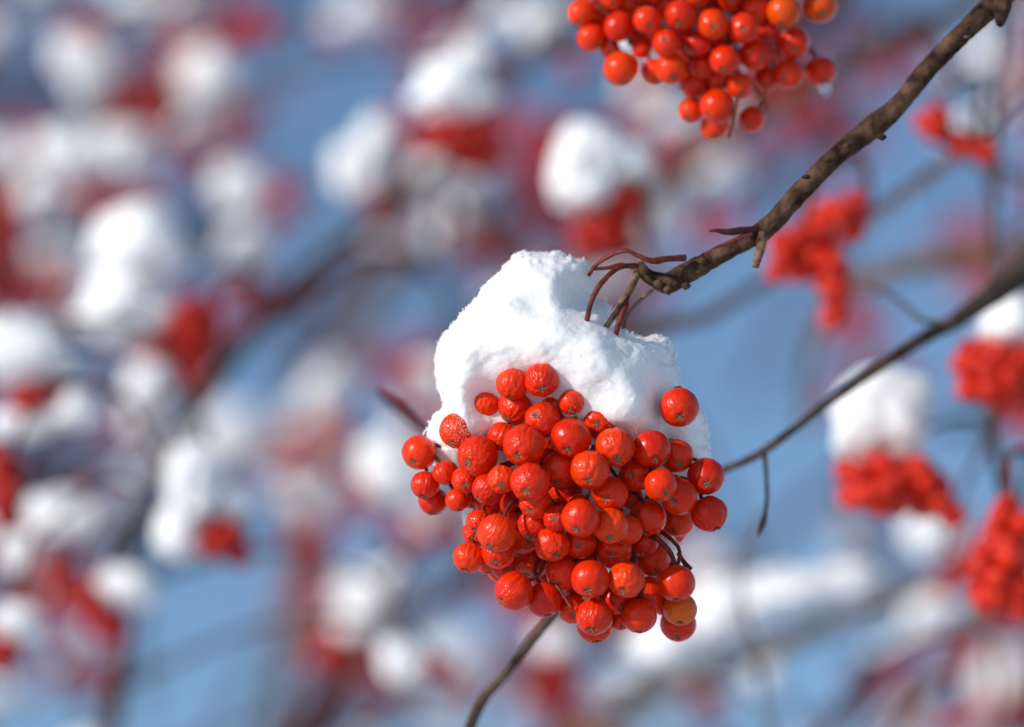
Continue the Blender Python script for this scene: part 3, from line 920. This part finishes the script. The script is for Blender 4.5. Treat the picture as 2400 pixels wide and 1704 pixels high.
# ------------------------------------------------------------------ blurred clusters and snow caps behind
def lump_mesh(seed, flat, block=0.0):
    iv_, f_ = ICO[4]
    rs = Vector((seed * 13.7, seed * 5.1, 0))
    out = []
    for p in iv_:
        v_ = Vector(p)
        r = 1 + .30 * mnoise.noise(v_ * 1.3 + rs) + .17 * mnoise.noise(v_ * 2.9 + rs) + .06 * mnoise.noise(v_ * 7 + rs) + .02 * mnoise.noise(v_ * 17 + rs)
        if block:
            n_ = (abs(v_.x) ** 4 + abs(v_.y) ** 4 + abs(v_.z) ** 4) ** .25
            v_ = v_ * (1 + block * (1 / n_ - 1))
        v_ = v_ * (1 + (r - 1) * (1 - .6 * block))
        if v_.y < 0:
            v_.y *= flat
            v_.x *= 1 + .12 * min(1, -v_.y)
        out.append(tuple(v_))
    mb = MB()
    mb.add(out, f_)
    return mb.mesh('snow_lump', [M_SNOW_F])


LUMPS = [lump_mesh(s, f_) for s, f_ in ((1, .8), (2, .6), (3, .9), (4, .7))]
BLOCK = lump_mesh(9, 1.0, .55)
# key, distance, berry blobs (px x, px y, width, height, tilt deg), snow blobs, label of the cluster, labels of the snow
FARC = [
 (1.25, [(2095, 1138, 270, 132, 6), (2215, 1188, 120, 66, 42)], [(2066, 978, 236, 236, 8)], 'blurred red cluster under the bell-shaped snow cap right of the focused cluster', ['bell-shaped bright snow cap just below the dark branch on the right']),
 (1.22, [(2345, 872, 210, 150, 8), (2270, 850, 80, 80, 0)], [(2370, 770, 150, 150, 0)], 'blurred red cluster cut by the right edge below the dark branch', ['snow cap cut by the right edge below the dark branch']),
 (1.26, [(1870, 590, 170, 110, -30), (1960, 520, 190, 110, -30), (1940, 620, 110, 120, 0), (1955, 710, 60, 120, 10)], [(1935, 548, 80, 42, -20)], 'blurred scraggly red cluster with a dangling tail beside the sharp branch', ['small pink-white snow patch on the scraggly cluster beside the sharp branch']),
 (1.28, [(2190, 280, 70, 90, 30), (2230, 325, 150, 70, 35), (2320, 360, 60, 50, 30)], [], 'blurred red cluster near the upper right edge right of the sharp branch', []),
 (1.19, [(2365, 1240, 110, 130, 0), (2340, 1340, 150, 150, 0), (2390, 1400, 110, 120, 0), (2310, 1400, 70, 60, 0)], [], 'blurred orange-red bare cluster at the lower right edge', []),
 (1.6, [(2235, 1360, 90, 50, -20)], [(2180, 1258, 140, 140, 0)], 'blurred dull red cluster under a round snow ball at the lower right', ['round snow ball under the bell-capped cluster at the lower right']),
 (1.40, [(1460, 470, 110, 90, 0), (1410, 560, 150, 100, 0)], [(1375, 405, 200, 240, 20), (1470, 395, 130, 120, 0)], 'blurred red cluster beneath the dome-shaped snow cap above the focused snow', ['dome-shaped bright snow cap above the focused snow', 'greyish snow lump on the right flank of the dome-shaped cap']),
 (1.50, [(1085, 325, 190, 110, 5), (1120, 370, 90, 70, 0)], [(1060, 215, 190, 150, 0), (1110, 130, 90, 90, 0)], 'blurred deep red cluster under a pointed snow cap near the top centre', ['pointed snow cap near the top centre', 'small snow peak above the pointed snow cap near the top centre']),
 (1.65, [(900, 500, 90, 60, 20)], [(845, 405, 160, 150, 0), (890, 330, 100, 120, -20)], 'blurred dark red cluster below the round snow ball left of top centre', ['round snow ball left of top centre', 'faint snow lump above the round ball left of top centre']),
 (1.80, [(600, 660, 110, 60, 10), (565, 690, 80, 60, 0)], [(575, 590, 130, 120, 0), (560, 450, 130, 150, 0)], 'blurred dull red cluster under stacked snow balls on the upper left', ['lower of two stacked snow balls on the upper left', 'upper of two stacked snow balls on the upper left']),
 (1.95, [(1080, 550, 90, 80, 0)], [(1030, 450, 150, 140, 20)], 'blurred pale pink cluster upper left of the focused snow cap', ['pinkish snow lump upper left of the focused snow cap']),
 (1.50, [(460, 760, 130, 140, -40), (400, 815, 110, 60, 0), (450, 850, 70, 90, 0)], [(330, 590, 230, 220, 0), (295, 720, 220, 190, 0)], 'blurred deep red cluster right of the tall snow cap on the left', ['tallest smooth snow cap on the left beside a deep red cluster', 'lower half of the tallest snow cap on the left']),
 (1.40, [(80, 930, 100, 70, -10), (120, 910, 50, 40, 0)], [(55, 830, 210, 200, 0), (50, 1000, 170, 80, 0), (170, 970, 140, 110, 0)], 'small blurred red cluster peeping from snow at the left edge', ['big bright snow cap at the left edge', 'snow lump below the peeping red cluster at the left edge', 'greyish snow lump right of the peeping red cluster']),
 (1.60, [(450, 890, 60, 90, -20)], [(350, 910, 130, 130, 0), (350, 1000, 130, 90, 0)], 'thin blurred red cluster beside the small snow ball on the left', ['small snow ball left of the long dark branch', 'pinkish snow lump below the small snow ball on the left']),
 (1.38, [(515, 1265, 115, 110, 0), (560, 1300, 50, 40, 0)], [(455, 1150, 150, 220, 0), (420, 1260, 110, 170, 0), (540, 1180, 90, 90, 0)], 'blurred square red cluster in the notch of a tall snow cap at the lower left', ['tall snow cap around the square red cluster at the lower left', 'left leg of the tall snow cap at the lower left', 'right shoulder of the tall snow cap at the lower left']),
 (1.48, [(150, 1345, 110, 60, 10)], [(160, 1220, 200, 150, 0), (50, 1300, 110, 110, 0)], 'blurred red cluster under a wide snow cap near the lower left edge', ['wide snow cap near the lower left edge', 'small snow ball at the lower left edge']),
 (1.33, [(15, 1110, 70, 130, 0), (10, 1190, 70, 110, 0)], [], 'tall blurred scarlet cluster cut by the left edge', []),
 (1.46, [(220, 1410, 80, 70, 40), (265, 1470, 120, 70, 35)], [(300, 1385, 150, 110, 20)], 'slanting blurred red cluster below a grey snow lump at the lower left', ['grey snow lump on the slanting red cluster at the lower left']),
 (1.40, [(5, 1535, 90, 90, 0)], [(40, 1460, 120, 90, 20)], 'blurred red cluster cut by the left edge near the bottom', ['snow lump on the cluster at the left edge near the bottom']),
 (1.80, [(200, 60, 90, 60, 20), (250, 80, 60, 50, 0)], [(200, 145, 165, 150, 0), (205, 220, 90, 70, 0)], 'faint blurred red cluster above the round snow ball in the upper left corner', ['round snow ball in the upper left corner', 'snow drip under the round ball in the upper left corner']),
 (1.90, [(460, 345, 80, 60, 0), (585, 65, 70, 80, -20), (410, 200, 70, 120, 0), (570, 265, 60, 50, 0)], [(490, 200, 170, 180, 0), (465, 290, 110, 90, 0)], 'blurred ragged red cluster round a grey pink snow lump at the upper left', ['grey pink snow lump inside the ragged cluster at the upper left', 'lower snow lump of the ragged cluster at the upper left']),
 (1.75, [(215, 468, 90, 70, 0), (300, 470, 150, 50, 0)], [(170, 365, 190, 140, 0), (290, 365, 170, 150, 0), (90, 470, 100, 120, 0)], 'wide blurred red cluster under twin snow lumps on the left', ['left one of twin snow lumps on the left', 'right one of twin snow lumps on the left', 'small snow lump left of the twin snow lumps']),
 (2.00, [(125, 665, 90, 70, 0)], [(130, 600, 130, 60, 0)], 'faint pinkish red cluster left of the tallest snow cap', ['pink snow patch left of the tallest snow cap']),
 (1.75, [(10, 530, 70, 130, 0), (0, 450, 50, 80, 0)], [(15, 370, 90, 120, 0)], 'blurred red cluster cut by the left edge in the upper half', ['pink snow lump cut by the left edge in the upper half']),
 (1.48, [(1030, 1565, 80, 50, 30)], [(950, 1545, 140, 150, 0)], 'faint pinkish cluster beside the round snow ball at the bottom', ['round snow ball at the bottom left of the focused cluster']),
 (1.95, [(880, 1490, 50, 40, 0)], [(850, 1400, 120, 140, 0)], 'tiny faint red cluster below the dull grey snow ball', ['dull grey snow ball lower left of the focused cluster']),
 (1.55, [(1090, 1620, 60, 40, 0)], [(1045, 1680, 140, 90, 0)], 'faint red cluster above the snow lump at the bottom edge', ['snow lump cut by the bottom edge left of the thin branch']),
 (1.65, [(1300, 1620, 110, 80, 0), (1310, 1570, 90, 60, 0)], [(1300, 1510, 110, 100, 0)], 'blurred pinkish red cluster at the bottom below the focused cluster', ['faint snow lump directly below the focused cluster']),
 (2.10, [(735, 1280, 90, 160, 0), (715, 1400, 80, 110, 20)], [(720, 1180, 100, 90, 0)], 'tall faint pink cluster left of the focused berries', ['faint snow lump above the tall pink cluster']),
 (1.75, [(1660, 1650, 90, 70, 20)], [(1790, 1580, 80, 110, 10)], 'blurred magenta cluster below the long snow ridge', ['faint snow drip below the long snow ridge']),
 (1.90, [(795, 1010, 90, 70, 0), (850, 1190, 60, 90, 0), (820, 1110, 60, 60, 0)], [(770, 900, 110, 120, 0)], 'faint dusky red cluster left of the leftmost focused berry', ['beige snow lump left of the maroon bud']),
 (1.60, [(1050, 1235, 90, 70, 0)], [(940, 1110, 210, 200, 0), (1010, 1190, 100, 90, 20), (930, 1030, 90, 70, 0)], 'blurred dark red cluster peeping out below the leftmost focused berries', ['pale snow lump behind the leftmost focused berries', 'small snow lump under the leftmost focused berries', 'thin snow edge left of the leftmost focused berry']),
 (1.85, [(1620, 345, 80, 70, 0), (1560, 385, 60, 60, 0)], [(1690, 400, 110, 90, 0), (1580, 290, 120, 80, 0)], 'dim purple red cluster below the tip of the upper cluster', ['faint pinkish snow lump above the sharp branch', 'faint snow lump behind the tip of the upper cluster']),
 (2.00, [(780, 90, 60, 50, 0)], [(865, 20, 130, 90, 0), (800, 60, 90, 70, 0)], 'tiny faint red cluster near the top edge left of centre', ['faint snow lump at the top edge left of centre', 'smaller faint snow lump beside the one at the top edge']),
 (2.00, [(430, 80, 80, 40, 20)], [(330, 10, 170, 80, 10), (420, 30, 150, 70, 0)], 'faint red cluster below the snow at the top left edge', ['pale snow lump at the top edge on the left', 'right neighbour of the pale snow lump at the top left edge']),
 (1.75, [(1350, 150, 60, 60, 0)], [(1280, 60, 160, 110, -20), (1180, 40, 120, 60, -20)], 'faint dusky cluster left of the upper cluster', ['pale slanting snow lump left of the upper cluster', 'thin snow lump at the top edge left of the upper cluster']),
 (1.8, [(2390, 250, 50, 60, 0)], [(2330, 130, 100, 110, 0)], 'small faint cluster at the right edge beside the upright twig', ['beige snow lump below the upper right corner']),
]
ridge = [(1455, 1578, 180, 76, -26), (1560, 1510, 230, 118, -22), (1690, 1440, 260, 140, -18), (1825, 1394, 260, 124, -14), (1965, 1364, 220, 84, -10)]


def blob_axes(w_, h_, tilt, d):
    return mm(w_ / 2, d), mm(h_ / 2, d), Quaternion((0, 0, 1), -R(tilt))


rb = random.Random(5)
MERGE = (6, 7, 11, 14, 20)
HANG = [o for k, o in enumerate(far_objs) if k not in (11, 12)]
lumps_n = 0
for ci, (d, blobs, snows, lab, slabs) in enumerate(FARC):
    d = far(d)
    bx, by = blobs[0][0], blobs[0][1]
    base = P(bx, by, d)
    root = link('berry_cluster', None, None, base)
    tag(root, lab, 'berry cluster', 'blurred berry clusters in the background')
    count = 0
    for (x, y, w_, h_, t) in blobs:
        a, b_, q_ = blob_axes(w_ * 1.1, h_ * 1.17, t, d)
        c = P(x, y, d - (.014 if ci == 0 else 0))
        az = max(.006, min(a, b_) * 1.1)
        R0 = .0044
        placed = []
        for _ in range(900):
            v_ = Vector((rb.gauss(0, 1), rb.gauss(0, 1), rb.gauss(0, 1))).normalized() * rb.uniform(.55, 1)
            loc = Vector((v_.x * max(a - R0 * .6, .001), v_.y * max(b_ - R0 * .6, .001), v_.z * az))
            loc = q_ @ loc
            if all((loc - o_).length > R0 * (1.65 if ci in (2, 3) else 1.45 if ci == 4 else 1.3) for o_ in placed):
                placed.append(loc)
                pw = c + CR @ loc
                dn = (CR @ Vector((v_.x, v_.y - .9, v_.z + .3))).normalized()
                o = link('berry', BERRY_F[count % 2], root, pw - base, axis_quat(dn, count), (R0 * rb.uniform(.88, 1.1),) * 3)
                o.color = FARRED[(count + ci) % 3] if ci > 4 else ((.60, .013, .0006, 1), (.54, .010, .0006, 1), (.66, .017, .0006, 1))[count % 3]
                count += 1
            if len(placed) >= 70:
                break
    # stalk up through the snow to the nearest branch
    top = P(bx, by - blobs[0][3] * .3, d)
    best = min((t for t in BR_PTS if t[0] in HANG), key=lambda t: (t[1] - top).length + (0 if (t[1] - top).dot(AY) > -.01 else .05))
    gap = (best[1] - top)
    mid = top + AY * min(.03, gap.length * .4) + gap * .25
    n_st = top + (mid - top) * .9
    p_, r_ = smooth_line([base, top, n_st], [.0012, .0013, .0013], 4)
    mb = MB()
    tube(mb, [v_ - base for v_ in p_], r_, 6)
    link('stalk', mb.mesh('stalk', [M_STEM]), root)
    part(best[0], 'twig', [best[1], best[1] + (n_st - best[1]) * .5 + AY * .012 + AX * .006, n_st], [min(.0018, best[2]), .0014, .0011], M_BARK_F, 6, .1, 5)
    if ci in MERGE:                               # one mound with several humps
        hb, h0 = MB(), P(snows[0][0], snows[0][1], d + .002)
        for (x, y, w_, h_, t) in snows:
            a, b_, q_ = blob_axes(w_, h_, t, d)
            lm = LUMPS[lumps_n % 4]
            M_ = np.array(q_.to_matrix() @ Matrix.Diagonal((a * .95, b_ * .95, (a + b_) * .47)))
            hb.add(np.array([tuple(v_.co) for v_ in lm.vertices]) @ M_.T + np.array(CR.transposed() @ (P(x, y, d + .002) - h0)), [tuple(p.vertices) for p in lm.polygons])
            lumps_n += 1
        o = link('snow_mound', hb.mesh('snow_mound', [M_SNOW_F]), None, h0, CQ)
        tag(o, slabs[0], 'snow mound', 'blurred snow caps in the background')
        continue
    for (x, y, w_, h_, t), sl_ in zip(snows, slabs):
        a, b_, q_ = blob_axes(w_, h_, t, d)
        o = link('snow_mound', BLOCK if ci == 0 else LUMPS[lumps_n % 4], None, P(x, y, d + .002), CQ @ q_, (a * .95, b_ * .95, (a + b_) * .47))
        tag(o, sl_, 'snow mound', 'blurred snow caps in the background')
        lumps_n += 1

rm = MB()
rc = P(1720, 1430, far(1.52))
for k, (x, y, w_, h_, t) in enumerate(ridge):
    a, b_, q_ = blob_axes(w_, h_, t, far(1.52))
    base_v = np.array([tuple(v.co) for v in LUMPS[k % 4].vertices])
    M_ = np.array((q_.to_matrix() @ Matrix.Diagonal((a, b_, .02))))
    off = np.array(CR.transposed() @ (P(x, y, far(1.52)) - rc))
    rm.add(base_v @ M_.T + off, [tuple(p.vertices) for p in LUMPS[k % 4].polygons])
rg = link('snow_ridge', rm.mesh('snow_ridge', [M_SNOW_F]), None, rc, CQ)
tag(rg, 'long soft snow ridge lying on the slanting branch below the focused cluster', 'snow ridge')

# ------------------------------------------------------------------ the far thicket: one mass of twigs, snow and fruit nobody could count
th = MB()
rt = random.Random(21)
GAPS = [(1770, 930, 230), (740, 150, 140), (490, 1440, 170), (650, 330, 120), (1900, 1420, 120), (160, 1080, 110), (2100, 520, 110), (600, 930, 130), (1660, 760, 120), (1450, 240, 70), (820, 640, 80), (1850, 1600, 130), (2270, 1010, 120), (1150, 1480, 90), (230, 600, 60)]
iv1, if1 = ICO[1]
iv2, if2 = ICO[2]
for k in range(150):
    d = rt.uniform(1.9, 3.4)
    x, y = rt.uniform(-500, 2900), rt.uniform(-400, 2100)
    ang = R(rt.choice((rt.gauss(45, 18), rt.gauss(45, 18), rt.gauss(100, 20))))
    ln = rt.uniform(500, 1300)
    pts, rad = [], []
    keep = lambda u_, v_: all((u_ - gx) ** 2 + (v_ - gy) ** 2 > gr * gr for gx, gy, gr in GAPS)
    rr = rt.uniform(.003, .0075)
    for s in range(5):
        t = s / 4
        pts.append(P(x + math.cos(ang) * ln * (t - .5) + rt.gauss(0, 30), y - math.sin(ang) * ln * (t - .5) + rt.gauss(0, 30), d + rt.gauss(0, .03)))
        rad.append(rr * (1.15 - .6 * t))
    pp, r_ = smooth_line(pts, rad, 4)
    px_ = lambda q_: (1200 + (q_ - CAM).dot(AX) / -(q_ - CAM).dot(AZ) / W1 * 2400, 852 - (q_ - CAM).dot(AY) / -(q_ - CAM).dot(AZ) / W1 * 2400)
    if sum(not keep(*px_(q_)) for q_ in pp) > 3:
        continue
    tube(th, pp, r_, 6, 0, 0, 0)
    for s in range(rt.randint(1, 3)):
        q_ = rt.choice(pp)
        if not keep(*px_(q_)):
            continue
        kind = rt.random()
        size = rt.uniform(.012, .024)
        if kind < .30:
            sc = np.array([size * rt.uniform(.8, 1.4), size, size * rt.uniform(.7, 1.3)])
            th.add(iv2 * sc + np.array(q_ + Vector((0, 0, size * .6))), if2, 1)
        if kind > .22:
            for _ in range(rt.randint(22, 48)):
                o_ = Vector((rt.gauss(0, 1), rt.gauss(0, 1), rt.gauss(0, .6))) * size * .62
                th.add(iv1 * .0046 + np.array(q_ + o_ - Vector((0, 0, size * .4))), if1, 2)
for k in range(105):                               # finer twigs, each with crumbs of snow and a few berries along it
    d = rt.uniform(1.75, 2.7)
    x, y = rt.uniform(-300, 2700), rt.uniform(-250, 1950)
    ang = R(rt.choice((rt.gauss(42, 16), rt.gauss(60, 30), rt.gauss(140, 18))))
    ln = rt.uniform(180, 520)
    pts = [P(x + math.cos(ang) * ln * (t / 3 - .5) + rt.gauss(0, 16), y - math.sin(ang) * ln * (t / 3 - .5) + rt.gauss(0, 16), d + rt.gauss(0, .02)) for t in range(4)]
    rr = rt.uniform(.0014, .0038)
    pp, r_ = smooth_line(pts, [rr * 1.2, rr, rr * .8, rr * .5], 4)
    if sum(not all((px_(q_)[0] - gx) ** 2 + (px_(q_)[1] - gy) ** 2 > gr * gr for gx, gy, gr in GAPS) for q_ in pp) > 2:
        continue
    tube(th, pp, r_, 5, 0, 0, 0)
    kind = rt.random()
    for q_ in pp[1::2]:
        if kind < .55 and rt.random() < .7:
            sz = rt.uniform(.004, .010)
            th.add(iv1 * np.array([sz * rt.uniform(1, 1.8), sz, sz * rt.uniform(.7, 1.1)]) + np.array(q_ + Vector((rt.gauss(0, .002), 0, sz * .7))), if1, 1)
    if kind > .45:
        for _ in range(rt.randint(5, 14)):
            o_ = Vector((rt.gauss(0, 1), rt.gauss(0, 1), rt.gauss(0, .7))) * .008
            th.add(iv1 * .0046 + np.array(pp[-1] + o_), if1, 2)
tk = link('rowan_thicket', th.mesh('rowan_thicket', [M_TWIG, M_SNOW_F, M_BERRY_F]))
tk.color = (.62, .012, .001, 1)
tag(tk, 'far blurred mass of snowy twigs and red fruit against the blue sky', 'thicket', kind='stuff')
